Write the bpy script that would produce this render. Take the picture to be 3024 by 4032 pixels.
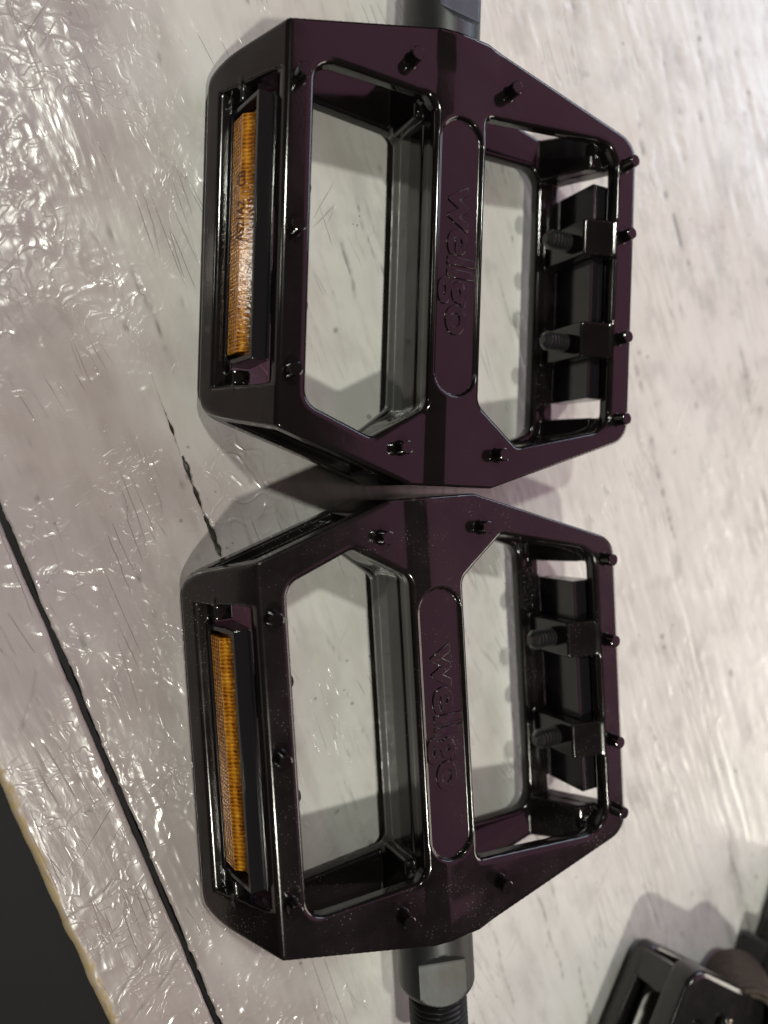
import bpy, bmesh, math, random
import numpy as np
from mathutils import Matrix, Vector

MM = 0.001
R = math.radians
sc = bpy.context.scene
for o_ in list(bpy.data.objects):
    bpy.data.objects.remove(o_)
COL = sc.collection

# ------------------------------------------------------------------ camera
CAM_H = 174.35
cam_d = bpy.data.cameras.new('camera')
cam = bpy.data.objects.new('camera', cam_d)
COL.objects.link(cam)
m3 = Matrix(((0.891047, 0.009506, -0.453812), (0.0, 0.999781, 0.020942), (0.453911, -0.018661, 0.890851)))
cam.matrix_world = Matrix.Translation((0, 0, CAM_H * MM)) @ m3.to_4x4()
cam_d.sensor_fit = 'VERTICAL'
cam_d.sensor_height = 36.0
cam_d.lens = 27.04
cam_d.clip_start = 0.01
cam_d.clip_end = 20
cam_d.dof.use_dof = True
cam_d.dof.focus_distance = 0.173
cam_d.dof.aperture_fstop = 8.0
sc.camera = cam

# ------------------------------------------------------------------ world, lamps, exposure
w = bpy.data.worlds.new('World')
sc.world = w
w.use_nodes = True
bg = w.node_tree.nodes['Background']
bg.inputs['Color'].default_value = (0.115, 0.105, 0.082, 1)
bg.inputs['Strength'].default_value = 0.30


def area(name, loc, target, size, power, color, size_y=None):
    d = bpy.data.lights.new(name, 'AREA')
    d.energy = power
    d.color = color
    if size_y:
        d.shape = 'RECTANGLE'
        d.size, d.size_y = size, size_y
    else:
        d.shape = 'DISK'
        d.size = size
    o = bpy.data.objects.new(name, d)
    o.location = loc
    o.rotation_euler = (Vector(target) - Vector(loc)).to_track_quat('-Z', 'Y').to_euler()
    COL.objects.link(o)
    return o


area('overhead_lamp', (-0.10, 0.66, 1.50), (0.10, 0.02, 0), 0.09, 8.9, (0.97, 1.0, 0.88))
area('bench_lamp', (-0.12, -0.76, 1.50), (0.12, -0.03, 0), 0.075, 11.2, (1.0, 0.985, 0.86))
area('side_lamp', (-0.84, 0.37, 0.36), (0.06, 0.03, 0), 0.08, 0.40, (1.0, 0.93, 0.82))
area('cool_strip_lamp', (1.35, 1.02, 0.72), (0.2, 0.1, 0), 1.0, 7.5, (0.70, 0.83, 1.0), 0.5)
area('right_lamp', (1.45, -0.30, 0.55), (0.2, 0.0, 0), 0.8, 8.0, (1.0, 0.93, 0.80), 0.5)
pk = area('pink_ceiling_bounce', (1.70, 0.60, 1.55), (1.70, 0.60, 0), 2.0, 10.8, (1.0, 0.40, 0.66), 3.0)  # added area light standing in for glow off a pink ceiling, tints reflections
pk.rotation_euler = (0, 0, R(9))

sc.view_settings.view_transform = 'Standard'
sc.view_settings.look = 'None'
sc.view_settings.exposure = 0.0
sc.view_settings.gamma = 1.0
sc.view_settings.use_curve_mapping = False
sc.cycles.max_bounces = 5
sc.cycles.diffuse_bounces = 3
sc.cycles.glossy_bounces = 4
sc.cycles.transmission_bounces = 2
sc.cycles.caustics_reflective = False
sc.cycles.caustics_refractive = False
sc.cycles.sample_clamp_indirect = 4.0
sc.cycles.use_denoising = True

# ------------------------------------------------------------------ materials


class N:
    def __init__(self, name):
        self.m = bpy.data.materials.new(name)
        self.m.use_nodes = True
        self.t = self.m.node_tree
        self.b = self.t.nodes['Principled BSDF']

    def new(self, typ, **kw):
        n = self.t.nodes.new(typ)
        for k, v in kw.items():
            if k.startswith('i_'):
                n.inputs[k[2:].replace('_', ' ')].default_value = v
            else:
                setattr(n, k, v)
        return n

    def link(self, a, b):
        self.t.links.new(a, b)

    def set(self, **kw):
        for k, v in kw.items():
            self.b.inputs[k.replace('_', ' ')].default_value = v

    def coords(self, scale=(1, 1, 1), rot=(0, 0, 0)):
        tc = self.new('ShaderNodeTexCoord')
        mp = self.new('ShaderNodeMapping')
        if any(rot):                       # turn first, then stretch
            mp.vector_type = 'TEXTURE'
            mp.inputs['Scale'].default_value = tuple(1.0 / q for q in scale)
            mp.inputs['Rotation'].default_value = tuple(-q for q in rot)
        else:
            mp.inputs['Scale'].default_value = scale
        self.link(tc.outputs['Object'], mp.inputs['Vector'])
        return mp.outputs['Vector']

    def noise(self, vec, scale, detail=3.0, rough=0.55):
        n = self.new('ShaderNodeTexNoise')
        n.inputs['Scale'].default_value = scale
        n.inputs['Detail'].default_value = detail
        n.inputs['Roughness'].default_value = rough
        self.link(vec, n.inputs['Vector'])
        return n.outputs['Fac']

    def ramp(self, fac, stops):
        r = self.new('ShaderNodeValToRGB')
        e = r.color_ramp.elements
        while len(e) < len(stops):
            e.new(0.5)
        for i, (p, c) in enumerate(stops):
            e[i].position = p
            e[i].color = c if len(c) == 4 else (*c, 1)
        self.link(fac, r.inputs['Fac'])
        return r.outputs['Color']

    def mix(self, fac, a, b, blend='MIX'):
        n = self.new('ShaderNodeMix', data_type='RGBA', blend_type=blend)
        for s, v in ((0, fac), (6, a), (7, b)):
            if hasattr(v, 'is_linked') or isinstance(v, bpy.types.NodeSocket):
                self.link(v, n.inputs[s])
            else:
                n.inputs[s].default_value = v
        return n.outputs[2]

    def math(self, op, a, b=0.0, c=0.0):
        n = self.new('ShaderNodeMath', operation=op)
        for i, v in enumerate((a, b, c)):
            if isinstance(v, bpy.types.NodeSocket):
                self.link(v, n.inputs[i])
            else:
                n.inputs[i].default_value = v
        return n.outputs[0]

    def bump(self, h, strength, dist, normal=None):
        n = self.new('ShaderNodeBump')
        n.inputs['Strength'].default_value = strength
        n.inputs['Distance'].default_value = dist
        self.link(h, n.inputs['Height'])
        if normal is not None:
            self.link(normal, n.inputs['Normal'])
        return n.outputs['Normal']


def mat_black_paint(name, dust):
    n = N(name)
    v = n.coords()
    sp = n.new('ShaderNodeTexVoronoi', feature='F1')
    sp.inputs['Scale'].default_value = 1500.0
    sp.inputs['Randomness'].default_value = 1.0
    n.link(v, sp.inputs['Vector'])
    thr = n.noise(v, 90, 2)
    lim = n.math('MULTIPLY', n.math('SUBTRACT', thr, 0.36), dust)
    speck = n.math('LESS_THAN', sp.outputs['Distance'], lim)
    film = n.ramp(n.noise(v, 45, 5, 0.65), [(0.35, (0, 0, 0)), (0.75, (1, 1, 1))])
    base = n.mix(film, (0.0062, 0.0044, 0.0050, 1), (0.0105, 0.0080, 0.0086, 1) if dust < 0.3 else (0.0165, 0.0135, 0.0138, 1))
    geo = n.new('ShaderNodeNewGeometry')
    edge = n.ramp(geo.outputs['Pointiness'], [(0.535, (0, 0, 0)), (0.60, (1, 1, 1))])
    chip = n.math('MULTIPLY', edge, n.ramp(n.noise(v, 380, 2, 0.6), [(0.50, (0, 0, 0)), (0.66, (1, 1, 1))]))
    base = n.mix(n.math('MULTIPLY', chip, 0.55), base, (0.085, 0.078, 0.072, 1))
    col = n.mix(speck, base, (0.13, 0.12, 0.115, 1))
    n.link(col, n.b.inputs['Base Color'])
    rg = n.math('MULTIPLY_ADD', film, 0.08 if dust < 0.3 else 0.13, 0.08 if dust < 0.3 else 0.11)
    rg = n.math('MULTIPLY_ADD', speck, 0.5, rg)
    n.link(rg, n.b.inputs['Roughness'])
    n.set(Coat_Weight=0.15, Coat_Roughness=0.05, Coat_IOR=1.5, Specular_IOR_Level=0.47)
    nb = n.bump(n.noise(v, 1100, 2, 0.5), 0.018, 0.0003)
    nb = n.bump(n.noise(v, 70, 2), 0.05, 0.0012, nb)
    n.link(nb, n.b.inputs['Normal'])
    n.link(nb, n.b.inputs['Coat Normal'])
    return n.m


def mat_simple(name, col, rough, metal=0.0, coat=0.0, bump=None, var=0.0):
    n = N(name)
    n.set(Base_Color=(*col, 1), Roughness=rough, Metallic=metal, Coat_Weight=coat, Coat_Roughness=0.08)
    if var:
        v = n.coords()
        f = n.noise(v, 150, 4, 0.6)
        c = n.mix(f, tuple(x * (1 - var) for x in col) + (1,), tuple(min(1, x * (1 + var)) for x in col) + (1,))
        n.link(c, n.b.inputs['Base Color'])
        n.link(n.math('MULTIPLY_ADD', f, 0.2, rough - 0.1), n.b.inputs['Roughness'])
    if bump:
        v = n.coords()
        n.link(n.bump(n.noise(v, bump[0], 3), bump[1], bump[2]), n.b.inputs['Normal'])
    return n.m


def mat_steel(name, dark, light):
    n = N(name)
    v = n.coords((1, 0.25, 1))
    f = n.noise(v, 260, 5, 0.65)
    f2 = n.noise(n.coords(), 55, 4, 0.6)
    c = n.mix(f, (*dark, 1), (*light, 1))
    st = n.ramp(f2, [(0.56, (0, 0, 0)), (0.72, (1, 1, 1))])
    c = n.mix(n.math('MULTIPLY', st, 0.6), c, (0.085, 0.078, 0.07, 1))
    n.link(c, n.b.inputs['Base Color'])
    n.set(Metallic=0.85)
    n.link(n.math('MULTIPLY_ADD', f2, 0.25, 0.32), n.b.inputs['Roughness'])
    n.link(n.bump(f, 0.25, 0.0002), n.b.inputs['Normal'])
    return n.m


def mat_amber():
    n = N('amber_lens')
    v = n.coords((1, 1, 1))
    # moulded retro-reflector cells: fine ribs across and along the strip
    def ribs(direction, period, dist):
        wv = n.new('ShaderNodeTexWave', wave_type='BANDS', bands_direction=direction)
        wv.inputs['Scale'].default_value = 2 * math.pi / (20 * period)
        wv.inputs['Distortion'].default_value = dist
        wv.inputs['Detail'].default_value = 1.0
        wv.inputs['Detail Scale'].default_value = 2.0
        n.link(v, wv.inputs['Vector'])
        return wv.outputs['Fac']
    a = ribs('Y', 0.00085, 2.2)
    b = ribs('Z', 0.00110, 0.4)
    big = n.noise(n.coords((1, 0.6, 1), (0.5, 0.2, 0.4)), 420, 4, 0.7)
    cell = n.math('MULTIPLY_ADD', a, 0.24, n.math('MULTIPLY', b, 0.22))
    cell = n.math('MULTIPLY_ADD', big, 1.0, n.math('SUBTRACT', cell, 0.24))
    col = n.ramp(cell, [(0.20, (0.13, 0.032, 0.001)), (0.46, (0.74, 0.25, 0.008)), (0.76, (1.0, 0.52, 0.045))])
    n.link(col, n.b.inputs['Base Color'])
    n.set(Metallic=0.45, Roughness=0.20, Coat_Weight=1.0, Coat_Roughness=0.10, Coat_IOR=1.5)
    n.link(n.bump(cell, 0.8, 0.0006), n.b.inputs['Normal'])
    n.link(n.bump(n.noise(v, 1100, 2), 0.15, 0.0003), n.b.inputs['Coat Normal'])
    return n.m


M = {
    'paint_a': mat_black_paint('black_gloss_paint_clean', 0.16),
    'paint_b': mat_black_paint('black_gloss_paint_dusty', 0.52),
    'plastic': mat_simple('black_moulded_plastic', (0.011, 0.010, 0.012), 0.13, bump=(500, 0.04, 0.0003)),
    'stud': mat_simple('black_stud_plastic', (0.02, 0.02, 0.021), 0.30),
    'steel': mat_steel('dark_spindle_steel', (0.045, 0.047, 0.05), (0.105, 0.107, 0.11)),
    'thread': mat_steel('black_oxide_thread', (0.03, 0.03, 0.032), (0.075, 0.075, 0.078)),
    'amber': mat_amber(),
    'print': mat_simple('brown_lens_print', (0.06, 0.02, 0.008), 0.5),
    'floor': mat_simple('dark_floor', (0.014, 0.0155, 0.0155), 0.7, bump=(40, 0.3, 0.002), var=0.25),
    'worn': mat_simple('worn_black_plastic', (0.011, 0.0105, 0.011), 0.22, coat=0.3, bump=(300, 0.25, 0.0006), var=0.4),
    'rust': mat_simple('rusty_steel', (0.075, 0.056, 0.045), 0.6, metal=0.5, bump=(500, 0.6, 0.0008), var=0.5),
    'bare': mat_simple('chipped_bare_metal', (0.55, 0.47, 0.38), 0.35, metal=0.9, bump=(900, 0.6, 0.0006)),
}

# ------------------------------------------------------------------ object helpers


def link(name, me, mat=None, parent=None):
    ob = bpy.data.objects.new(name, me)
    COL.objects.link(ob)
    if mat is not None and not me.materials:
        me.materials.append(mat)
    if parent is not None:
        ob.parent = parent
    return ob


def empty(name, loc, rz=0.0):
    e = bpy.data.objects.new(name, None)
    e.empty_display_size = 0.02
    e.location = loc
    e.rotation_euler = (0, 0, rz)
    COL.objects.link(e)
    return e


def tag(o, label=None, cat=None, group=None, kind=None):
    for k, v in (('label', label), ('category', cat), ('group', group), ('kind', kind)):
        if v:
            o[k] = v
    return o


def np_mesh(name, V, F, smooth=True):
    """V (n,3) in metres, F (m,3|4) int"""
    me = bpy.data.meshes.new(name)
    V = np.ascontiguousarray(V, np.float32)
    F = np.ascontiguousarray(F, np.int32)
    k = F.shape[1]
    me.vertices.add(len(V))
    me.vertices.foreach_set('co', V.ravel())
    me.loops.add(F.size)
    me.loops.foreach_set('vertex_index', F.ravel())
    me.polygons.add(len(F))
    me.polygons.foreach_set('loop_start', np.arange(0, F.size, k, dtype=np.int32))
    me.polygons.foreach_set('loop_total', np.full(len(F), k, np.int32))
    me.update(calc_edges=True)
    me.validate()
    if smooth:
        me.polygons.foreach_set('use_smooth', np.ones(len(F), bool))
    return me


def bm_mesh(name, bm, smooth_angle=35):
    bmesh.ops.recalc_face_normals(bm, faces=bm.faces)
    if smooth_angle:
        if not any(f.smooth for f in bm.faces):
            for f in bm.faces:
                f.smooth = True
        for e in bm.edges:
            if len(e.link_faces) == 2 and e.calc_face_angle(0) > R(smooth_angle):
                e.smooth = False
    me = bpy.data.meshes.new(name)
    bm.to_mesh(me)
    bm.free()
    return me


def prism_bm(bm, prof, v0, v1, vs=1.0):
    """profile [(u,z)] extruded along v, all mm"""
    a = [bm.verts.new((u * MM, vs * v0 * MM, z * MM)) for u, z in prof]
    b = [bm.verts.new((u * MM, vs * v1 * MM, z * MM)) for u, z in prof]
    n = len(prof)
    fs = [bm.faces.new(a), bm.faces.new(b[::-1])]
    for i in range(n):
        fs.append(bm.faces.new((a[i], b[i], b[(i + 1) % n], a[(i + 1) % n])))
    return fs


def bevel_all(bm, w, seg=2):
    bmesh.ops.recalc_face_normals(bm, faces=bm.faces)
    es = [e for e in bm.edges if len(e.link_faces) == 2 and e.calc_face_angle(0) > R(20)]
    res = bmesh.ops.bevel(bm, geom=es, offset=w * MM, segments=seg, affect='EDGES', profile=0.5, clamp_overlap=True)
    new = set(res['faces'])
    for f in bm.faces:
        f.smooth = f in new


def lathe_mesh(name, prof, seg=32, ang=40):
    """prof [(r,h)] mm, closed solid"""
    V, F = [], []
    for r, h in prof:
        for i in range(seg):
            a = 2 * math.pi * i / seg
            V.append((r * math.cos(a) * MM, r * math.sin(a) * MM, h * MM))
    for j in range(len(prof) - 1):
        for i in range(seg):
            F.append((j * seg + i, j * seg + (i + 1) % seg, (j + 1) * seg + (i + 1) % seg, (j + 1) * seg + i))
    bm = bmesh.new()
    vs = [bm.verts.new(v) for v in V]
    for f in F:
        bm.faces.new([vs[i] for i in f])
    bm.faces.new([vs[i] for i in range(seg)][::-1])
    bm.faces.new([vs[(len(prof) - 1) * seg + i] for i in range(seg)])
    return bm_mesh(name, bm, ang)


# ------------------------------------------------------------------ numpy noise
_rng = np.random.default_rng(7)
_perm = np.concatenate([_rng.permutation(256)] * 3)
_ang = _rng.random(256) * 2 * np.pi
_gx, _gy = np.cos(_ang), np.sin(_ang)


def perlin(x, y, seed=0):
    xi = np.floor(x).astype(np.int64)
    yi = np.floor(y).astype(np.int64)
    xf, yf = x - xi, y - yi
    uu = xf * xf * xf * (xf * (xf * 6 - 15) + 10)
    vv = yf * yf * yf * (yf * (yf * 6 - 15) + 10)

    def g(ix, iy, dx, dy):
        h = _perm[(_perm[(ix + seed * 37) & 255] + iy) & 255]
        return _gx[h] * dx + _gy[h] * dy
    a = g(xi, yi, xf, yf)
    b = g(xi + 1, yi, xf - 1, yf)
    c = g(xi, yi + 1, xf, yf - 1)
    d = g(xi + 1, yi + 1, xf - 1, yf - 1)
    return ((a + uu * (b - a)) + vv * ((c + uu * (d - c)) - (a + uu * (b - a)))) * 1.5


def fbm(x, y, oct=4, seed=0, gain=0.5):
    s = 0
    a = 1
    for i in range(oct):
        s = s + a * perlin(x * 2 ** i, y * 2 ** i, seed + i)
        a *= gain
    return s


def sstep(a, b, x):
    t = np.clip((x - a) / (b - a), 0, 1)
    return t * t * (3 - 2 * t)


# ------------------------------------------------------------------ work bench of painted planks
GA = R(20.35)
SX, SY = math.cos(GA), math.sin(GA)          # across the boards
TX, TY = -math.sin(GA), math.cos(GA)         # along the boards


def st_xy(s, t):
    return s * SX + t * TX, s * SY + t * TY


def xy_st(x, y):
    return x * SX + y * SY, x * TX + y * TY


rs = random.Random(11)
SCR = []                                       # scratches: s, t, angle, length, width, depth, dirt
for i in range(330):
    s = rs.uniform(42, 300)
    t = rs.uniform(-260, 130)
    SCR.append((s, t, rs.gauss(0.03, 0.09), rs.uniform(5, 42), rs.uniform(0.26, 0.44), rs.uniform(0.05, 0.14), rs.uniform(0.2, 0.80) * (1 if rs.random() < .45 else 0.25)))
for i in range(46):
    s = rs.uniform(-18, 60)
    t = rs.uniform(-150, 110)
    SCR.append((s, t, rs.choice([rs.gauss(0, .12), rs.uniform(-1.5, 1.5)]), rs.uniform(4, 16), rs.uniform(0.24, 0.38), rs.uniform(0.04, 0.10), rs.uniform(0.1, 0.5)))
# long thin diagonal scores on the edge board (seen bottom left)
for (x0, y0, x1, y1) in ((9.5, -92, 25, -83), (21, -113, 34, -97), (26, -117, 37, -104), (13, -70, 20, -66)):
    a, b = xy_st(x0, y0), xy_st(x1, y1)
    SCR.append(((a[0] + b[0]) / 2, (a[1] + b[1]) / 2, math.atan2(b[0] - a[0], b[1] - a[1]), math.hypot(b[0] - a[0], b[1] - a[1]) / 2 * 2, 0.30, 0.10, 0.65))
PIT = []                                       # pits, dark specks and dents
for i in range(170):
    s = rs.uniform(-18, 290)
    t = rs.uniform(-240, 130)
    PIT.append((s, t, rs.uniform(0.2, 0.6), rs.uniform(0.02, 0.12), rs.uniform(0.2, 0.9), rs.uniform(1.0, 3.4)))
LUMP = []
for i in range(340):
    s = rs.uniform(-18, 200)
    t = rs.uniform(-160, 120)
    LUMP.append((s, t, rs.uniform(0.35, 1.5), rs.uniform(0.05, 0.2), rs.uniform(1.0, 2.6), rs.uniform(0, 3.14)))
for i in range(150):                            # the crusted patch by the upper pedal's reflector
    a = rs.gauss(10, 14)
    b = rs.gauss(74, 15)
    LUMP.append((a, b, rs.uniform(0.3, 1.2), rs.uniform(0.08, 0.3), rs.uniform(1.0, 2.8), rs.uniform(0, 3.14)))


def paint_height(S, T):
    """paint relief in mm and dirt 0..1 on a tensor grid S (n,1), T (1,m)"""
    s, t = np.broadcast_arrays(S, T)
    h = 0.14 * fbm(s / 26, t / 60, 2, 1)
    left = 1 - sstep(45, 110, s)
    far = sstep(60, 150, s)
    # brushed streaks along the grain
    h += (0.030 + 0.050 * far) * fbm(s / 2.3 + 0.6 * fbm(s / 25, t / 40, 2, 6), t / 55, 3, 5)
    h += 0.030 * fbm(s / 1.0 + 9, t / 10, 2, 9) * (0.3 + far)
    # puckered, wrinkled paint skin in patches
    wx = s / 5 + 0.9 * fbm(s / 9, t / 9, 2, 21)
    wy = t / 6 + 0.9 * fbm(s / 9 + 40, t / 9, 2, 23)
    rid = 1 - np.abs(perlin(wx, wy, 31)) * 2.0
    rid2 = 1 - np.abs(perlin(wx * 2.3 + 5, wy * 2.1, 33)) * 2.2
    patch = sstep(0.02, 0.5, fbm(s / 30 + 3, t / 38 + 1, 3, 41) + 0.22)
    crust = np.exp(-(((s - 12) / 24) ** 2 + ((t - 76) / 30) ** 2))
    crust2 = np.exp(-(((s - 14) / 16) ** 2 + ((t + 118) / 28) ** 2))
    amp = (0.22 * left + 0.10) * patch + 0.22 * crust + 0.12 * crust2
    h += amp * (np.clip(rid, 0, 1) ** 7 * 0.62 + np.clip(rid2, 0, 1) ** 7 * 0.30)
    h += (0.006 + 0.035 * crust + 0.028 * crust2) * fbm(s / 1.6, t / 2.0, 2, 51)
    # fine orange peel
    h += 0.005 * perlin(s / 1.1, t / 1.3, 61)
    dirt = 0.0 * s
    sv, tv = S[:, 0], T[0, :]

    def window(s0, t0, rad):
        i0, i1 = np.searchsorted(sv, (s0 - rad, s0 + rad))
        j0, j1 = np.searchsorted(tv, (t0 - rad, t0 + rad))
        return slice(i0, i1), slice(j0, j1), (i1 > i0 and j1 > j0)
    for (s0, t0, a, L, wd, dp, di) in SCR:
        A, B, ok = window(s0, t0, L / 2 + 2)
        if not ok:
            continue
        ds, dt = s[A, B] - s0, t[A, B] - t0
        al = ds * math.sin(a) + dt * math.cos(a)
        ac = ds * math.cos(a) - dt * math.sin(a) + 0.35 * np.sin(al * 0.35 + s0)
        k = np.exp(-(ac / wd) ** 2) * sstep(L / 2, L / 2 - 2.5, np.abs(al))
        br = np.clip(0.65 + 0.9 * perlin(al / 2.2 + s0, al * 0 + t0, 71), 0, 1)
        h[A, B] -= dp * k * br
        h[A, B] += 0.35 * dp * np.exp(-((np.abs(ac) - 2.2 * wd) / wd) ** 2) * sstep(L / 2, L / 2 - 2, np.abs(al))
        dirt[A, B] = np.maximum(dirt[A, B], di * k * br)
    for (s0, t0, r, dp, di, el) in PIT:
        A, B, ok = window(s0, t0, 4)
        if not ok:
            continue
        q = np.exp(-(((s[A, B] - s0) / r) ** 2 + ((t[A, B] - t0) / (r * el)) ** 2) ** 1.5)
        h[A, B] -= dp * q
        dirt[A, B] = np.maximum(dirt[A, B], di * q)
    for (s0, t0, r, am, el, an) in LUMP:
        A, B, ok = window(s0, t0, 6)
        if not ok:
            continue
        ds, dt = s[A, B] - s0, t[A, B] - t0
        p = ds * math.cos(an) + dt * math.sin(an)
        q = -ds * math.sin(an) + dt * math.cos(an)
        h[A, B] += am * np.exp(-((p / r) ** 2 + (q / (r * el)) ** 2))
    # the paint-filled board joint's swollen lips, and the long drip ridge beside the open seam
    h += 0.22 * np.exp(-((s - 6.3 - 0.5 * perlin(t / 9, t * 0 + 3, 81)) / 0.55) ** 2) * sstep(-30, -70, t) * np.clip(0.6 + perlin(t / 7, t * 0 + 8, 83), 0.15, 1.2)
    h += 0.10 * np.exp(-((s - 4.6) / 0.9) ** 2) * np.clip(perlin(t / 5, t * 0 + 1, 85) + .3, 0, 1)
    # greasy tide marks
    dirt += 0.16 * sstep(0.25, 0.75, fbm(s / 10 + 60, t / 17, 4, 91)) * (0.3 + 0.7 * far)
    return h, np.clip(dirt, 0, 1)


def mat_bench_paint(name):
    n = N(name)
    v = n.coords((1, 1, 1), (0, 0, -GA))
    at = n.new('ShaderNodeAttribute', attribute_name='dirt')
    aw = n.new('ShaderNodeAttribute', attribute_name='bare')
    big = n.noise(v, 14, 4, 0.6)
    c = n.ramp(big, [(0.30, (0.64, 0.615, 0.585)), (0.50, (0.725, 0.708, 0.685)), (0.72, (0.765, 0.755, 0.740))])
    fine = n.ramp(n.noise(n.coords((1.0, 0.18, 1), (0, 0, -GA)), 260, 2, 0.65), [(0.30, (0.80, 0.78, 0.75)), (0.52, (1, 1, 1))])
    c = n.mix(0.35, c, fine, 'MULTIPLY')
    vo = n.new('ShaderNodeTexVoronoi', feature='F1')
    vo.inputs['Scale'].default_value = 210
    n.link(v, vo.inputs['Vector'])
    sp = n.math('LESS_THAN', vo.outputs['Distance'], n.math('MULTIPLY', n.math('SUBTRACT', n.noise(v, 35, 3), 0.50), 0.85))
    ag = n.new('ShaderNodeAttribute', attribute_name='left_shade')
    c = n.mix(ag.outputs['Fac'], c, n.mix(1.0, c, (0.56, 0.505, 0.52, 1), 'MULTIPLY'))  # light falloff painted into the colour, darker on the left boards
    c = n.mix(n.math('MULTIPLY', sp, 0.55), c, (0.20, 0.18, 0.16, 1))
    # hairline scratches and scuffs, mostly along the grain
    def hair(rot, sx, sy, scale, lo, cover, seed):
        f = n.noise(n.coords((sx, sy, 1), (0, 0, rot)), scale, 1.0, 0.4)
        line = n.ramp(n.math('ABSOLUTE', n.math('SUBTRACT', f, 0.5)), [(0.0, (1, 1, 1)), (lo, (0, 0, 0))])
        msk = n.ramp(n.noise(n.coords((1, 0.5, 1), (0, 0, rot + seed)), 55, 2, 0.6), [(cover, (0, 0, 0)), (cover + 0.08, (1, 1, 1))])
        return n.math('MULTIPLY', line, msk)
    scr = n.math('MAXIMUM', hair(-GA, 1.0, 0.055, 300, 0.014, 0.555, 0.3), hair(-GA - 0.16, 1.0, 0.05, 230, 0.012, 0.57, 1.7))
    scr = n.math('MAXIMUM', scr, hair(-GA + 0.9, 1.0, 0.07, 150, 0.008, 0.62, 2.9))
    c = n.mix(n.math('MULTIPLY', scr, n.math('MULTIPLY_ADD', ag.outputs['Fac'], -0.17, 0.34)), c, (0.20, 0.185, 0.175, 1))
    smudge = n.ramp(n.noise(n.coords((1, 0.45, 1), (0, 0, -GA)), 95, 3, 0.7), [(0.56, (0, 0, 0)), (0.74, (1, 1, 1))])
    c = n.mix(n.math('MULTIPLY', smudge, 0.30), c, (0.33, 0.305, 0.28, 1))
    c = n.mix(at.outputs['Fac'], c, (0.075, 0.070, 0.066, 1))
    c = n.mix(aw.outputs['Fac'], c, (0.40, 0.30, 0.15, 1))
    n.link(c, n.b.inputs['Base Color'])
    r = n.ramp(n.noise(v, 60, 3), [(0.3, (0.14, 0.14, 0.14)), (0.7, (0.29, 0.29, 0.29))])
    rr = n.math('MULTIPLY_ADD', at.outputs['Fac'], 0.3, r)
    rr = n.math('MULTIPLY_ADD', aw.outputs['Fac'], 0.4, rr)
    n.link(rr, n.b.inputs['Roughness'])
    n.set(Specular_IOR_Level=0.55)
    grain = n.noise(n.coords((1, .22, 1), (0, 0, -GA)), 700, 2, 0.6)
    # crinkled paint skin: warped cell edges, in patches
    warp = n.new('ShaderNodeTexNoise')
    warp.inputs['Scale'].default_value = 120
    warp.inputs['Detail'].default_value = 1
    n.link(v, warp.inputs['Vector'])
    wm = n.new('ShaderNodeVectorMath', operation='SCALE')
    n.link(warp.outputs['Color'], wm.inputs[0])
    wm.inputs['Scale'].default_value = 0.010
    wa = n.new('ShaderNodeVectorMath', operation='ADD')
    n.link(v, wa.inputs[0])
    n.link(wm.outputs[0], wa.inputs[1])

    def crinkle(scale, width):
        vo_ = n.new('ShaderNodeTexVoronoi', feature='DISTANCE_TO_EDGE')
        vo_.inputs['Scale'].default_value = scale
        n.link(wa.outputs[0], vo_.inputs['Vector'])
        return n.ramp(vo_.outputs['Distance'], [(0.0, (1, 1, 1)), (width, (0, 0, 0))])
    pm = n.ramp(n.noise(v, 26, 3, 0.6), [(0.49, (0, 0, 0)), (0.64, (1, 1, 1))])
    pm2 = n.ramp(n.noise(v, 60, 2, 0.6), [(0.45, (0, 0, 0)), (0.65, (1, 1, 1))])
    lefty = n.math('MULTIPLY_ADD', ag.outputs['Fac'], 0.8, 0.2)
    h1 = n.math('MULTIPLY', n.math('MULTIPLY', crinkle(150, 0.10), pm), lefty)
    rn = n.ramp(n.math('ABSOLUTE', n.math('SUBTRACT', n.noise(wa.outputs[0], 300, 1.0, 0.5), 0.5)), [(0.0, (1, 1, 1)), (0.05, (0, 0, 0))])
    h2 = n.math('MULTIPLY', n.math('MULTIPLY', rn, pm2), lefty)
    ht = n.math('MULTIPLY_ADD', h1, 0.17, n.math('MULTIPLY', h2, 0.050))
    ht = n.math('MULTIPLY_ADD', scr, -0.13, ht)
    ht = n.math('MULTIPLY_ADD', grain, 0.035, ht)
    nb = n.bump(ht, 1.0, 0.001)
    n.link(nb, n.b.inputs['Normal'])
    return n.m


def axis(*spans):
    out = []
    for a, b, st in spans:
        out.append(np.arange(a, b, st))
    out.append([spans[-1][1]])
    return np.concatenate(out)


BENCH = empty('workbench_top', (0, 0, 0))
tag(BENCH, kind='structure')
bench_mat = mat_bench_paint('thick_white_bench_paint')


CRACKS = ((-7.6, 2.6, 0.55), (-14.6, 2.2, 0.6), (-24.5, 4.6, 0.85), (2.0, 1.6, 0.3))   # where the painted joint has torn open


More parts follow.
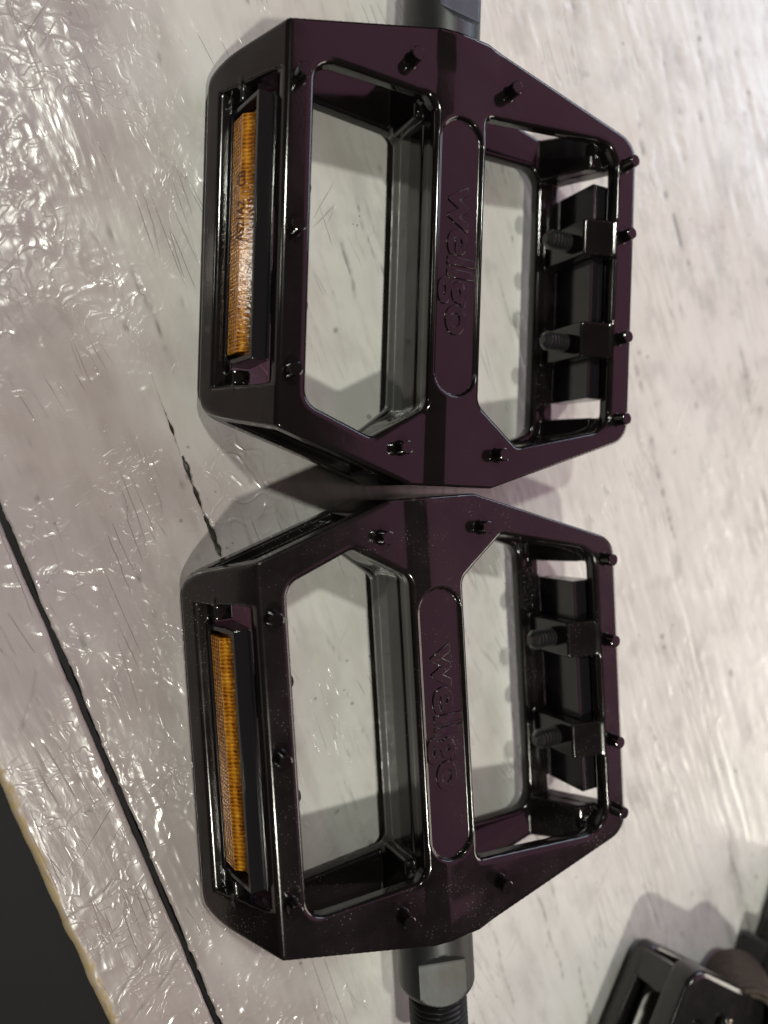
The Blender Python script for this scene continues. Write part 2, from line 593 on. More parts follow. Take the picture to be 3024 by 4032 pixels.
def plank(sa, sb, s_ax, t_ax, round_l, round_r, wob_l, wob_r, chip_l, chip_r, bare_l, seed):
    S = s_ax[:, None]
    T = t_ax[None, :]
    h, dirt = paint_height(S, T)
    s2, t2 = np.broadcast_arrays(S, T)
    s2 = s2.copy()
    fl = np.clip((s2 - sa) / 6.0, 0, 1)
    fr = np.clip((sb - s2) / 6.0, 0, 1)
    wl = wob_l * fbm(t2 / 17, t2 * 0 + seed, 3, seed) + chip_l * np.clip(fbm(t2 / 3.1, t2 * 0 + 4, 3, seed + 5) - .15, 0, 1)
    wr = wob_r * fbm(t2 / 17, t2 * 0 + seed + 9, 3, seed + 2) + chip_r * np.clip(fbm(t2 / 3.1, t2 * 0 + 14, 3, seed + 7) - .15, 0, 1)
    dl, dr = s2 - sa, sb - s2

    def drop(d, r):
        q = np.clip(1 - d / r, 0, 1)
        return r * 0.8 * (1 - np.sqrt(np.clip(1 - q * q, 0, 1)))
    jl = (sstep(16, 2, t2) * sstep(-42, -30, t2)) if abs(sa - 38.75) < .01 else 1.0
    jr = (sstep(16, 2, t2) * sstep(-42, -30, t2)) if abs(sb - 38.75) < .01 else 1.0
    zz = h - drop(dl, round_l) * jl - drop(dr, round_r) * jr
    crk = sum(w_ * np.exp(-((t2 - t0) / L_) ** 4) for t0, L_, w_ in CRACKS) * (0.6 + 0.8 * np.clip(perlin(t2 / 1.7, t2 * 0 + 2.5, 191) + .5, 0, 1))
    wl = wl + (crk if abs(sa - 38.75) < .01 else 0)
    wr = wr + (0.5 * crk if abs(sb - 38.75) < .01 else 0)
    s2 = s2 + jl * wl * (1 - fl) ** 2 - jr * wr * (1 - fr) ** 2
    # lips of paint swollen along the board edges
    zz += jl * 0.16 * np.exp(-((dl - 1.1) / 0.7) ** 2) * np.clip(0.5 + fbm(t2 / 6, t2 * 0 + 5, 2, seed + 11), 0, 1.2)
    zz += jr * 0.16 * np.exp(-((dr - 1.1) / 0.7) ** 2) * np.clip(0.5 + fbm(t2 / 6, t2 * 0 + 7, 2, seed + 13), 0, 1.2)
    bare = np.zeros_like(zz)
    if bare_l:
        rag = 1.75 + 0.9 * fbm(t2 / 7, s2 / 5, 4, seed + 17, 0.6)
        bare = sstep(0.35, -0.25, dl - rag) * np.clip(0.75 + 0.6 * fbm(s2 / 1.2, t2 / 2, 3, seed + 19), 0.1, 1)
    n, m = zz.shape
    X, Y = st_xy(s2, t2)
    V = np.stack([X, Y, zz], -1).reshape(-1, 3)
    ii = np.arange(n * m).reshape(n, m)
    F = np.stack([ii[:-1, :-1], ii[1:, :-1], ii[1:, 1:], ii[:-1, 1:]], -1).reshape(-1, 4)
    # sides and underside
    ring = np.concatenate([ii[:, 0], ii[-1, 1:], ii[-2::-1, -1], ii[0, -2:0:-1]])
    rim = V[ring].copy()
    low = rim.copy()
    low[:, 2] = -30.0
    k = len(V)
    V = np.concatenate([V, rim, low])
    L = len(ring)
    a = np.arange(L)
    b = (a + 1) % L
    F2 = np.stack([k + b, k + a, k + L + a, k + L + b], -1)
    F = np.concatenate([F, F2])
    me = np_mesh('plank', V * MM, F)
    sg_, tg_ = np.broadcast_arrays(S, T)
    left_shade = np.clip(1 - sstep(15, 80, sg_ - 0.12 * tg_ + 16 * fbm(sg_ / 40, tg_ / 55, 3, 201)) + 0.25 * fbm(sg_ / 12, tg_ / 22, 3, 205), 0, 1)  # mask for the painted dimming towards the left, with some mottling
    for nm, arr, dv in (('dirt', dirt, 0.5), ('bare', bare, 0.15), ('left_shade', left_shade, 1.0)):
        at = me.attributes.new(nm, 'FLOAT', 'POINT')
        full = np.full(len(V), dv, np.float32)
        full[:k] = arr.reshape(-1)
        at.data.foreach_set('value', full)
    return link('plank', me, bench_mat, BENCH)


def edge_axis(a, b, st, fine_l=True, fine_r=True, coarse_from=None, coarse=1.3):
    xs = []
    if fine_l:
        xs.append(a + np.array([0, .04, .1, .18, .28, .4, .55, .75, 1.0, 1.25]))
        lo = a + 1.5
    else:
        lo = a
    hi = b - 1.5 if fine_r else b
    if coarse_from:
        xs += [np.arange(lo, coarse_from, st), np.arange(coarse_from, hi, coarse)]
    else:
        xs.append(np.arange(lo, hi, st))
    xs.append((b - np.array([1.25, 1.0, .75, .55, .4, .28, .18, .1, .04, 0])) if fine_r else np.array([b]))
    return np.concatenate(xs)


T_AX = axis((-340, -215, 1.6), (-215, 125, 0.55), (125, 220, 1.6))
T_AX2 = axis((-260, -165, 1.4), (-165, 115, 0.5), (115, 200, 1.4))
plank(38.75, 330.0, edge_axis(38.75, 330.0, 0.6, True, False, 175, 1.3), T_AX, 0.55, 2, 0.25, 0.2, 0.35, 0, False, 101)
plank(0.85, 38.75, edge_axis(0.85, 38.75, 0.5), T_AX2, 0.6, 0.55, 0.5, 0.2, -0.5, 0.3, False, 131)
plank(-19.9, -0.5, edge_axis(-19.9, -0.5, 0.5), T_AX2, 1.9, 1.1, 0.55, 0.25, 0.15, 0.25, True, 151)

# paint bridging the narrow joint between the two wide boards, broken open in places
bm = bmesh.new()
tt = np.arange(-200, 150, 0.8)
prev = None
for t in tt:
    op = float(fbm(np.array([t / 9.0]), np.array([2.0]), 3, 171)[0])
    # open cracks near the pedals' gap, as in the paint skin there
    near = math.exp(-((t + 5) / 16) ** 2)
    if t > 18 or t < -44:
        prev = None
        continue
    up = 1
    dep = -0.02 - 0.08 * up - 0.45 * up * max(0, op + 0.1) - 1.9 * max(0.0, near * (0.55 + 1.3 * op))
    if any(abs(t - t0) < L_ * 1.05 for t0, L_, w_ in CRACKS):
        dep = -6.0
    ds = 0.06 * math.sin(t / 3.7)
    row = []
    for s, z in ((38.2, -0.75), (38.62, dep - 0.06), (38.88 + ds, dep - 0.14), (39.14, dep - 0.06), (39.6, -0.75)):
        x, y = st_xy(s, t)
        row.append(bm.verts.new((x * MM, y * MM, z * MM)))
    if prev:
        for i in range(4):
            bm.faces.new((prev[i], prev[i + 1], row[i + 1], row[i]))
    prev = row
link('joint_filler', bm_mesh('joint_filler', bm, 60), bench_mat, BENCH)

# dark floor far below the bench
bm = bmesh.new()
bmesh.ops.create_grid(bm, x_segments=2, y_segments=2, size=4.0)
fl = link('floor', bm_mesh('floor', bm, 0), M['floor'])
fl.location = (0, 0, -0.85)
tag(fl, kind='structure')

# ------------------------------------------------------------------ pedal body as one casting (distance field)


def fillet_poly(pts):
    """pts [(u,v,r)] -> polyline with rounded corners"""
    out = []
    n = len(pts)
    for i in range(n):
        p = np.array(pts[i][:2], float)
        r = pts[i][2]
        a = np.array(pts[i - 1][:2], float) - p
        b = np.array(pts[(i + 1) % n][:2], float) - p
        a /= np.linalg.norm(a)
        b /= np.linalg.norm(b)
        ang = math.acos(max(-1, min(1, float(a @ b))))
        if r <= 0.01:
            out.append(p)
            continue
        d = r / math.tan(ang / 2)
        bis = (a + b) / np.linalg.norm(a + b)
        c = p + bis * r / math.sin(ang / 2)
        p0, p1 = p + a * d - c, p + b * d - c
        a0, a1 = math.atan2(p0[1], p0[0]), math.atan2(p1[1], p1[0])
        da = (a1 - a0 + math.pi) % (2 * math.pi) - math.pi
        k = max(3, int(abs(da) / 0.16))
        for j in range(k + 1):
            t = a0 + da * j / k
            out.append(c + r * np.array([math.cos(t), math.sin(t)]))
    return np.array(out)


def sd_poly(P, U, V):
    d = np.full(U.shape, 1e9, np.float32)
    s = np.ones(U.shape, np.float32)
    n = len(P)
    for i in range(n):
        a, b = P[i], P[(i + 1) % n]
        e = b - a
        if e @ e < 1e-12:
            continue
        wu, wv = U - a[0], V - a[1]
        t = np.clip((wu * e[0] + wv * e[1]) / (e @ e), 0, 1)
        d = np.minimum(d, (wu - e[0] * t) ** 2 + (wv - e[1] * t) ** 2)
        c1, c2 = V >= a[1], V < b[1]
        c3 = e[0] * wv > e[1] * wu
        flip = (c1 & c2 & c3) | (~c1 & ~c2 & ~c3)
        s = np.where(flip, -s, s)
    return (s * np.sqrt(d)).astype(np.float32)


def rmax(a, b, r):
    m = np.minimum(np.maximum(a, b), -r)
    return m + np.sqrt(np.maximum(a + r, 0) ** 2 + np.maximum(b + r, 0) ** 2)


def rmin(a, b, r):
    return -rmax(-a, -b, r)


def surface_nets(F, ax):
    nx, ny, nz = F.shape
    s = F < 0
    cells, pts, quads = [], [], []
    cid = lambda i, j, k: (i * (ny - 1) + j) * (nz - 1) + k
    for a in range(3):
        sl0 = [slice(None)] * 3
        sl1 = [slice(None)] * 3
        sl0[a] = slice(0, -1)
        sl1[a] = slice(1, None)
        A, B = s[tuple(sl0)], s[tuple(sl1)]
        i, j, k = np.nonzero(A != B)
        f0 = F[tuple(sl0)][i, j, k]
        f1 = F[tuple(sl1)][i, j, k]
        t = f0 / (f0 - f1)
        idx = [i, j, k]
        P = np.stack([ax[q][idx[q]] for q in range(3)], -1).astype(np.float64)
        P[:, a] += t * (ax[a][1] - ax[a][0])
        b, c = (a + 1) % 3, (a + 2) % 3
        ring = []
        for db, dc in ((-1, -1), (0, -1), (0, 0), (-1, 0)):
            q = [idx[0].copy(), idx[1].copy(), idx[2].copy()]
            q[b] = q[b] + db
            q[c] = q[c] + dc
            ring.append(cid(*q))
        ring = np.stack(ring, -1)
        inside0 = A[i, j, k]
        ring = np.where(inside0[:, None], ring, ring[:, ::-1])
        quads.append(ring)
        for q in range(4):
            cells.append(ring[:, q])
            pts.append(P)
    quads = np.concatenate(quads)
    cells = np.concatenate(cells)
    pts = np.concatenate(pts)
    uq, inv = np.unique(cells, return_inverse=True)
    cnt = np.bincount(inv)
    V = np.stack([np.bincount(inv, pts[:, q]) / cnt for q in range(3)], -1)
    look = np.searchsorted(uq, quads.ravel()).reshape(quads.shape)
    return V, look


TH = 22.0          # casting thickness


def casting():
    h = 0.40
    au = np.arange(-55.03, 55.2, h)
    av = np.arange(-54.07, 53.0, h)
    az = np.arange(-23.41, 2.0, h)
    U2, V2 = np.meshgrid(au.astype(np.float32), av.astype(np.float32), indexing='ij')
    outline = fillet_poly([(-6.5, 50.1, 3), (6.5, 50.1, 3), (53, 38.5, 6.5), (53, -37.7, 6.5), (11, -52.1, 2), (-11, -52.1, 2), (-53, -37.7, 6.5), (-53, 38.5, 6.5)])
    hexd = sd_poly(outline, U2, V2)
    WL = fillet_poly([(-35.8, 34.9, 4.5), (-35.8, -35.9, 4.0), (-20.6, -42.0, 1.8), (-7.0, -34.4, 3.4), (-7.0, 34.6, 3.4)])
    WR = fillet_poly([(6.7, 33.6, 2.6), (46.5, 37.2, 6.2), (46.2, -35.6, 6.2), (18.2, -41.9, 1.8), (6.7, -32.6, 3.2)])
    wl, wr = sd_poly(WL, U2, V2), sd_poly(WR, U2, V2)
    mir = lambda P: (P * np.array([-1, 1]))[::-1]
    wlb, wrb = sd_poly(mir(WL), U2, V2), sd_poly(mir(WR), U2, V2)
    stad = np.sqrt(U2 ** 2 + np.maximum(np.abs(V2) - 26.0, 0) ** 2) - 5.35
    hump = 0.58 * np.minimum(np.clip((7.5 + U2) / 5.2, 0, 1), np.clip((10.5 - U2) / 11.5, 0, 1))
    boss = 0.22 * sstep(40, 46, V2) * np.clip(1 - (U2 / 9.5) ** 2, 0, 1)
    hump = (hump + boss).astype(np.float32)
    # 3D
    Z = az.astype(np.float32)[None, None, :]
    U, V = U2[:, :, None], V2[:, :, None]
    aU = np.abs(U)
    top = Z - hump[:, :, None]
    bot = -(Z + TH) - hump[::-1][:, :, None]
    cs, sn = 22 / math.hypot(22, 11), 11 / math.hypot(22, 11)
    pl = -cs * (U + 42) + sn * Z                 # left flank, outside positive
    pr = cs * (U - 42) - sn * (Z + TH)           # right flank
    d = rmax(top, bot, 0.3)
    d = rmax(d, hexd[:, :, None] + 0 * Z, 0.55)
    d = rmax(d, np.maximum(pl, pr), 0.55)
    # outboard grooves between the two plates
    groove = np.maximum(np.maximum(np.abs(Z + 11) - 6.7, -(hexd[:, :, None] + 2.6)), np.maximum(V + 33, np.maximum(17.5 - aU, np.maximum(pl, pr) + 3.2)))
    d = rmax(d, -groove, 0.7)
    # hollow between the plates, either side of the axle tube
    bulge = 0.55 * (1 - np.abs(Z + 11) / 11)
    tube = 7.0 + bulge
    cav = np.maximum(np.abs(Z + 11) - 7.0, tube - aU)
    cav = np.maximum(cav, np.maximum(pl, pr) + 4.5)
    vin = np.maximum(V - 32.8, -(V + 33.5) )
    inboard = np.maximum(V - 60, np.maximum(9.6 - aU, np.maximum(pl, pr) + 7.6))     # open to the crank side
    wun = np.where(U2 < 0, np.minimum(wl, wrb), np.minimum(wr, wlb))[:, :, None]
    wun = np.where(V > 0, np.minimum(wun, hexd[:, :, None] + 5.6), wun)
    outb = np.maximum(wun, V - 31.6)
    vin = np.minimum(outb, np.maximum(inboard, -(V)))
    cav = np.maximum(cav, vin)
    d = rmax(d, -cav, 0.8)
    # reflector openings through both sloping flanks
    ref = np.maximum(np.maximum(np.abs(Z + 11) - 6.9, np.abs(V + 0.3) - 31.9), 38.0 - aU)
    d = rmax(d, -ref, 0.5)
    lipL = np.maximum(np.maximum(U + 42.7, np.abs(V + 0.3) - 31.9), np.maximum(-9.0 - Z, 0 * Z - 5))
    lipR = np.maximum(np.maximum(42.7 - U, np.abs(V + 0.3) - 31.9), np.maximum(Z + 13.0, 0 * Z - 5))
    d = rmax(d, -lipL, 0.5)
    d = rmax(d, -lipR, 0.5)
    # windows
    for w_, lo, hi in ((wl, -5, 9), (wr, -5, 9), (wlb, -31, -17), (wrb, -31, -17)):
        wn = np.maximum(w_[:, :, None] + 0 * Z, np.abs(Z - (lo + hi) / 2) - (hi - lo) / 2)
        d = rmax(d, -wn, 1.15)
    # the plain axle tube closes the undercut beside the windows
    spine = np.maximum(np.maximum(aU - 6.85 - 0.25 * (1 - np.abs(Z + 11) / 11), np.abs(V + 0.0) - 47.0), np.abs(Z + 11) - 9.6)
    d = rmin(d, spine, 0.15)
    # mounting tabs that hold the reflector studs
    for sg in (1, -1):
        uu = U * sg
        z2 = Z if sg == 1 else (-TH - Z)
        tab = np.maximum(np.maximum(np.abs(uu - 42.9) - 4.3, np.abs(np.abs(V) - 13.0) - 4.5), np.maximum(np.abs(z2 + 9.6) - 9.4, (z2 + 0.55 + (46.0 - uu) * 0.28)))
        tab = np.maximum(tab, np.minimum(uu - 42.5, -3.6 - z2))
        if sg == 1:
            d = rmin(d, tab, 0.5)
            continue
        gus = np.maximum(np.maximum(np.abs(uu - 46.0) - 1.9, np.abs(np.abs(V + 0.3) - 30.9) - 2.4), np.abs(z2 + 6.0) - 4.0)
        if sg == 1:
            d = rmin(d, tab, 0.5)
            continue
        gus = np.maximum(gus, pr if sg == 1 else pl)
        d = rmin(d, np.minimum(tab, gus), 0.5)
    # name-plate recess, both faces
    recT = np.maximum(stad[:, :, None] + 0 * Z, -0.62 - Z)
    recB = np.maximum(stad[:, :, None] + 0 * Z, Z + TH - 0.62)
    d = rmax(d, -recT, 0.35)
    d = rmax(d, -recB, 0.35)
    Vt, Q = surface_nets(d.astype(np.float32), (au, av, az))
    return Vt, Q


CAST_V, CAST_Q = casting()

# ------------------------------------------------------------------ pedal
PINS = [(-39.4, 29.8), (-39.7, -1.2), (-39.5, -30.0), (-13.6, -44.1), (-13.8, 40.4), (12.4, 40.2),
        (49.1, 31.9), (48.8, 13.6), (48.7, -12.4), (49.0, -33.0), (12.0, -44.2)]
PIN_H = 3.6


def hump_at(u, v):
    return 0.0


def text_mesh(name, body, size, extrude, bevel, fit_len=None, bold=0.0, spacing=1.0):
    cu = bpy.data.curves.new(name, 'FONT')
    cu.body = body
    cu.size = size * MM
    cu.extrude = extrude * MM
    cu.bevel_depth = bevel * MM
    cu.bevel_resolution = 1
    cu.offset = bold * MM
    cu.space_character = spacing
    cu.resolution_u = 6
    ob = bpy.data.objects.new(name, cu)
    COL.objects.link(ob)
    bpy.context.view_layer.update()
    dg = bpy.context.evaluated_depsgraph_get()
    me = bpy.data.meshes.new_from_object(ob.evaluated_get(dg))
    bpy.data.objects.remove(ob)
    co = np.empty(len(me.vertices) * 3, np.float32)
    me.vertices.foreach_get('co', co)
    co = co.reshape(-1, 3)
    co[:, 0] -= (co[:, 0].min() + co[:, 0].max()) / 2
    if fit_len:
        co[:, 0] *= fit_len * MM / (co[:, 0].max() - co[:, 0].min())
    me.vertices.foreach_set('co', co.ravel())
    me.update()
    return me


def spindle_mesh(vs, phi):
    seg = 144
    # v stations
    prof = []
    for v in (40, 48.5):
        prof.append((v, 8.2))
    prof += [(48.8, 9.0), (49.2, 9.3)]
    for v in np.arange(50, 65.2, 0.35):
        prof.append((v, 9.3))
    for q in np.linspace(0, 1, 22):
        prof.append((65.2 + 3.0 * q, 9.3 - 2.05 * q ** 1.8))
    prof += [(68.3, 6.6), (69.0, 6.5)]
    V, F = [], []
    th = np.arange(seg) / seg * 2 * math.pi
    rows = []
    for v, r in prof:
        ramp = np.clip((v - 54.6) / 2.8, 0, 1)
        flat = 9.4 + (7.35 - 9.4) * ramp
        c = np.abs(np.cos(th - phi))
        rr = np.minimum(r, flat / np.maximum(c, 1e-3))
        rows.append(np.stack([rr * np.cos(th), np.full(seg, v * vs), rr * np.sin(th)], -1))
    V = np.concatenate(rows)
    n = len(prof)
    idx = np.arange(n * seg).reshape(n, seg)
    nxt = np.roll(idx, -1, axis=1)
    F = np.stack([idx[:-1], nxt[:-1], nxt[1:], idx[1:]], -1).reshape(-1, 4)
    bm = bmesh.new()
    vv = [bm.verts.new(Vector(p) * MM) for p in V]
    for f in F:
        bm.faces.new([vv[i] for i in f])
    bm.faces.new([vv[i] for i in idx[0]])
    bm.faces.new([vv[i] for i in idx[-1]])
    return bm_mesh('spindle', bm, 18)


def thread_mesh(vs):
    seg = 56
    st = np.arange(68.4, 90.0, 0.16)
    th = np.arange(seg) / seg * 2 * math.pi
    rows = []
    for v in st:
        ph = (v - 68.4) / 1.27 - th / (2 * math.pi)
        tri = np.abs((ph % 1.0) - 0.5) * 2
        r = 6.15 + 1.0 * np.clip((tri - 0.1) / 0.75, 0, 1)
        if v > 88.5:
            r = np.minimum(r, 7.15 - (v - 88.5) * 0.9)
        r = np.where(v < 68.9, np.minimum(r, 6.4), r)
        rows.append(np.stack([r * np.cos(th), np.full(seg, v * vs), r * np.sin(th)], -1))
    V = np.concatenate(rows)
    n = len(st)
    idx = np.arange(n * seg).reshape(n, seg)
    nxt = np.roll(idx, -1, axis=1)
    F = np.stack([idx[:-1], nxt[:-1], nxt[1:], idx[1:]], -1).reshape(-1, 4)
    bm = bmesh.new()
    vv = [bm.verts.new(Vector(p) * MM) for p in V]
    for f in F:
        bm.faces.new([vv[i] for i in f])
    bm.faces.new([vv[i] for i in idx[0]])
    bm.faces.new([vv[i] for i in idx[-1]])
    return bm_mesh('thread', bm, 60)


def c2(prof):
    return [(-u, -TH - z) for u, z in prof]


def box_bm(bm, u0, u1, v0, v1, z0, z1, vs):
    prism_bm(bm, [(u0, z0), (u1, z0), (u1, z1), (u0, z1)], v0, v1, vs)


def stud_mesh(vs):
    """ribbed split plug, axis along +x (from base to tip), mm"""
    bm = bmesh.new()
    seg = 20
    prof = [(0, 2.5)]
    x = 0.5
    for i in range(5):
        prof += [(x, 2.5), (x + 0.25, 2.05), (x + 0.75, 2.0), (x + 0.95, 2.5)]
        x += 1.05
    prof += [(x + 0.3, 2.2), (x + 1.3, 1.2)]
    rows = []
    for px, r in prof:
        row = []
        for i in range(seg):
            a = 2 * math.pi * i / seg
            k = 0.62 if abs(((a / (math.pi / 2)) % 1.0) - 0.5) < 0.07 and px > 0.3 else 1.0
            row.append(bm.verts.new((px * MM, r * k * math.cos(a) * MM, r * k * math.sin(a) * MM)))
        rows.append(row)
    for a, b in zip(rows, rows[1:]):
        for i in range(seg):
            bm.faces.new((a[i], a[(i + 1) % seg], b[(i + 1) % seg], b[i]))
    bm.faces.new(rows[0])
    bm.faces.new(rows[-1])
    return bm_mesh('stud', bm, 25)


PIN_ME = lathe_mesh('pin', [(1.9, -0.3), (1.75, 0.15), (1.58, 0.45), (1.52, 1.0), (1.52, 3.35), (1.45, 3.52), (1.30, PIN_H)], 28, 22)
STUD_ME = stud_mesh(1)


def build_pedal(name, loc, rz, vs, paint, phi, label):
    root = empty(name, (loc[0] * MM, loc[1] * MM, 0), rz)
    tag(root, label, 'bicycle pedal', 'pair of matching platform pedals')
    Z0 = TH + PIN_H                                # top face height above the bench
    base = Matrix.Translation((0, 0, Z0 * MM))

    def put(ob, m=None):
        ob.matrix_local = base @ (m if m is not None else Matrix())
        return ob
    V = CAST_V * np.array([1, vs, 1]) * MM
    Q = CAST_Q if vs > 0 else CAST_Q[:, ::-1]
    body = put(link('body', np_mesh('body', V, Q), paint, root))
    # pins on both faces
    for u, v in PINS:
        p = link('pin', PIN_ME, None, root)
        put(p, Matrix.Translation((u * MM, vs * v * MM, hump_at(u, v) * MM)))
        if -41 < u < -38:
            continue                              # wholly hidden under the flank
        q = link('pin', PIN_ME, None, root)
        put(q, Matrix.Translation((-u * MM, vs * v * MM, (-TH - hump_at(u, v)) * MM)) @ Matrix.Rotation(math.pi, 4, 'X'))
    # raised maker's name in the recess, reading down the picture
    tm = text_mesh('lettering', 'wellgo', 10.0, 0.20, 0.09, fit_len=34.0, bold=0.22, spacing=1.0)
    lt = link('lettering', tm, paint, root)
    put(lt, Matrix.Translation((-2.45 * MM, (-0.6 if vs > 0 else 1.6) * MM, (-0.62 + 0.06) * MM)) @ Matrix.Rotation(-math.pi / 2, 4, 'Z'))
    tm = text_mesh('lettering', 'B087', 4.4, 0.12, 0.05, fit_len=13.5, bold=0.05)
    lt = link('lettering', tm, paint, root)
    put(lt, Matrix.Translation((37.4 * MM, (-25.0 if vs > 0 else 24.0) * MM, -17.96 * MM)) @ Matrix.Rotation(-math.pi / 2, 4, 'Z'))
    # axle
    sp = put(link('spindle', spindle_mesh(vs, phi), M['steel'], root), Matrix.Translation((0, 0, -11 * MM)))
    th = link('thread', thread_mesh(vs), M['thread'], sp)
    # reflectors in both flanks
    for side in (-1, 1):
        fx = (lambda p: p) if side < 0 else c2
        bm = bmesh.new()
        for prof, v0, v1 in (
                ([(-42.6, -4.3), (-46.4, -4.3), (-46.55, -5.3), (-43.4, -5.3)], -27.5, 27.5),
                ([(-42.85, -3.5), (-43.4, -3.5), (-43.4, -16.7), (-42.6, -17.7), (-42.6, -4.3), (-42.85, -4.3)], -27.5, 27.5),
                ([(-42.6, -17.7), (-43.4, -16.7), (-48.55, -16.7), (-48.75, -17.7)], -27.5, 27.5),
                ([(-42.65, -4.35), (-46.4, -4.35), (-48.7, -17.65), (-42.65, -17.65)], -27.5, -26.5),
                ([(-42.65, -4.35), (-46.4, -4.35), (-48.7, -17.65), (-42.65, -17.65)], 26.5, 27.5)):
            prism_bm(bm, fx(prof), v0, v1, vs)
        bevel_all(bm, 0.22, 2)
        rf = put(link('reflector', bm_mesh('reflector', bm, 30), M['plastic'], root))
        bm = bmesh.new()
        prism_bm(bm, fx([(-43.5, -5.6), (-44.1, -5.6), (-44.6, -8.4), (-47.7, -11.3), (-48.2, -16.3), (-43.5, -16.3)]), -25.2, 25.2, vs)
        bevel_all(bm, 0.15, 2)
        ln = link('lens', bm_mesh('lens', bm, 30), M['amber'], rf)
        bm = bmesh.new()
        prism_bm(bm, fx([(-43.5, -5.62), (-44.2, -5.62), (-45.6, -12.0), (-45.7, -16.2), (-43.5, -16.2)]), -26.3, 26.3, vs)
        bevel_all(bm, 0.12, 1)
        link('lens_backing', bm_mesh('lens_backing', bm, 30), M['amber'], rf)
        for vv in (-13.0, 13.0):
            st = link('stud', STUD_ME, M['stud'], rf)
            zc = -9.3 if side > 0 else -TH + 9.3
            st.matrix_local = Matrix.Translation((side * 38.7 * MM, vs * vv * MM, zc * MM)) @ Matrix.Rotation(math.pi if side > 0 else 0, 4, 'Z')
        if side < 0 and vs > 0:
            tm = text_mesh('print', 'AS21A2    CB', 2.3, 0.01, 0.0, fit_len=15.0, bold=0.06)
            pr = link('print', tm, M['print'], rf)
            # lies on the sloping lens face, reading up the picture
            a = math.atan2(2.9, 3.1)
            ez = Vector((-math.sin(a), 0, math.cos(a)))
            exx = Vector((0, 1, 0))
            eyy = ez.cross(exx)
            mat = Matrix((exx, eyy, ez)).transposed().to_4x4()
            pr.matrix_local = Matrix.Translation(Vector((-46.95, 5.5, -10.6)) * MM + ez * 0.00003) @ mat
    return root


M['pin'] = M['paint_a']
PIN_ME.materials.append(M['paint_a'])
build_pedal('platform_pedal', (94.8, 54.1), R(-1.933), 1.0, M['paint_a'], R(90 - 6),
            'glossy black platform pedal in the upper half, its axle running off the top edge')
build_pedal('platform_pedal', (91.6, -52.1), R(3.686), -1.0, M['paint_b'], R(90 + 18),
            'dusty black platform pedal in the lower half, showing its threaded axle end')

# ------------------------------------------------------------------ the old pedal in the corner
def curve_plate(name, splines, z0, z1, bevel):
    cu = bpy.data.curves.new(name, 'CURVE')
    cu.dimensions = '2D'
    cu.fill_mode = 'BOTH'
    cu.extrude = (z1 - z0) / 2 * MM - bevel * MM
    cu.bevel_depth = bevel * MM
    cu.bevel_resolution = 3
    cu.offset = -bevel * MM
    for pts in splines:
        sp = cu.splines.new('POLY')
        sp.points.add(len(pts) - 1)
        for p, (x, y) in zip(sp.points, pts):
            p.co = (x * MM, y * MM, 0, 1)
        sp.use_cyclic_u = True
    ob = bpy.data.objects.new(name, cu)
    COL.objects.link(ob)
    bpy.context.view_layer.update()
    me = bpy.data.meshes.new_from_object(ob.evaluated_get(bpy.context.evaluated_depsgraph_get()))
    bpy.data.objects.remove(ob)
    me.transform(Matrix.Translation((0, 0, (z0 + z1) / 2 * MM)))
    return me


def rrect(a0, a1, b0, b1, r):
    return fillet_poly([(a0, b0, r), (a1, b0, r), (a1, b1, r), (a0, b1, r)]).tolist()


old = empty('old_pedal', (174 * MM, -131.5 * MM, 0), math.atan2(-0.527, 0.85))
tag(old, 'worn black pedal with slotted cage and rusty spindle in the bottom right corner', 'bicycle pedal')
# local x along the inboard edge, local y negative goes down the picture
cage = link('cage', curve_plate('cage', [rrect(0, 72, -88, 0, 6), rrect(7.5, 12.5, -80, -13, 2.2), rrect(17, 20.5, -80, -9, 1.6), rrect(31, 41, -76, -14, 4.5), rrect(50, 60, -76, -20, 4.5)], 17, 25, 1.6), M['worn'], old)
lower = link('lower_cage', curve_plate('lower_cage', [rrect(2, 72, -87, -1.5, 5), rrect(9, 40, -80, -14, 4), rrect(47, 62, -80, -14, 4)], 2.0, 7.5, 1.2), M['worn'], old)
for x0, x1, y0, y1 in ((1.5, 6.5, -86, -78), (2, 8, -12, -3.5), (24, 29.5, -87, -2.5), (61.5, 70, -86, -3)):
    bm = bmesh.new()
    prism_bm(bm, [(x0, 6), (x1, 6), (x1, 18.5), (x0, 18.5)], y0, y1)
    bevel_all(bm, 0.8)
    link('web', bm_mesh('web', bm, 30), M['worn'], old)
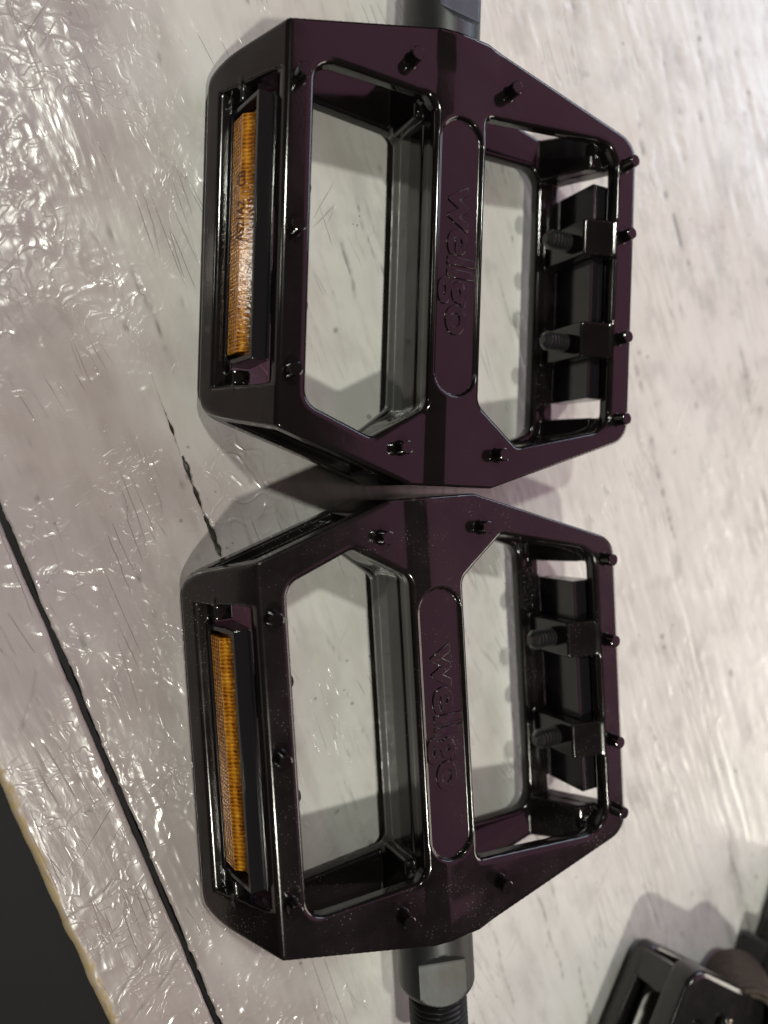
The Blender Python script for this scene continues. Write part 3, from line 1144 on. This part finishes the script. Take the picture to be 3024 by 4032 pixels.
# chipped ridge that shows bare metal
bm = bmesh.new()
rr = random.Random(5)
prev = None
for i in range(120):
    y = -9 - i * 0.55
    wdt = 0.35 + 0.55 * rr.random() * (1 if math.sin(i * 0.33) > -0.4 else 0.2)
    off = 0.25 * math.sin(i * 0.8)
    row = [bm.verts.new(((22.6 + off + k * wdt) * MM, y * MM, (24.9 + (0.30 if abs(k) < .5 else 0)) * MM)) for k in (-1, -0.2, 0.2, 1)]
    if prev:
        for q in range(3):
            bm.faces.new((prev[q], prev[q + 1], row[q + 1], row[q]))
    prev = row
link('chipped_ridge', bm_mesh('chipped_ridge', bm, 60), M['bare'], old)
sp = link('spindle', lathe_mesh('spindle', [(4.2, -20), (9.4, -19.5), (9.6, 4.2), (9.0, 5.0), (8.2, 5.2), (7.6, 4.6), (7.4, 3.6), (6.0, 3.4), (5.4, 2.9), (5.2, -6.0)], 44, 30), M['rust'], old)
zdir = Vector((-0.62, 0.10, 0.78)).normalized()
rot_w = zdir.to_track_quat('Z', 'Y').to_matrix().to_4x4()
sp.matrix_local = Matrix.Rotation(-old.rotation_euler.z, 4, 'Z') @ Matrix.Translation(Vector((199.5, -153.5, 23.0)) * MM - old.location) @ rot_w
bm = bmesh.new()
prism_bm(bm, [(-1.6, -5), (1.6, -5), (1.6, 4.0), (-1.6, 4.0)], -4.8, 4.8)
bevel_all(bm, 0.5)
key = link('spindle_key', bm_mesh('spindle_key', bm, 30), M['rust'], old)
key.matrix_local = sp.matrix_local @ Matrix.Translation((-2.2 * MM, 0, 0))

# worn black block at the right edge, the crank the old pedal sits by
crank = empty('crank_arm', (246 * MM, -150 * MM, 0), R(-27))
tag(crank, 'dark worn crank arm end cut off by the right edge, beyond the rusty spindle', 'crank arm')
bm = bmesh.new()
prism_bm(bm, [(-14, 0.4), (14, 0.4), (15, 22), (9, 27), (-9, 27), (-15, 22)], -34, 22)
bevel_all(bm, 2.0, 3)
link('arm', bm_mesh('arm', bm, 30), M['worn'], crank)
bm = bmesh.new()
prism_bm(bm, [(-22, 0.4), (-13, 0.4), (-13, 14), (-22, 12)], -26, -6)
bevel_all(bm, 1.2, 2)
link('boss', bm_mesh('boss', bm, 30), M['worn'], crank)
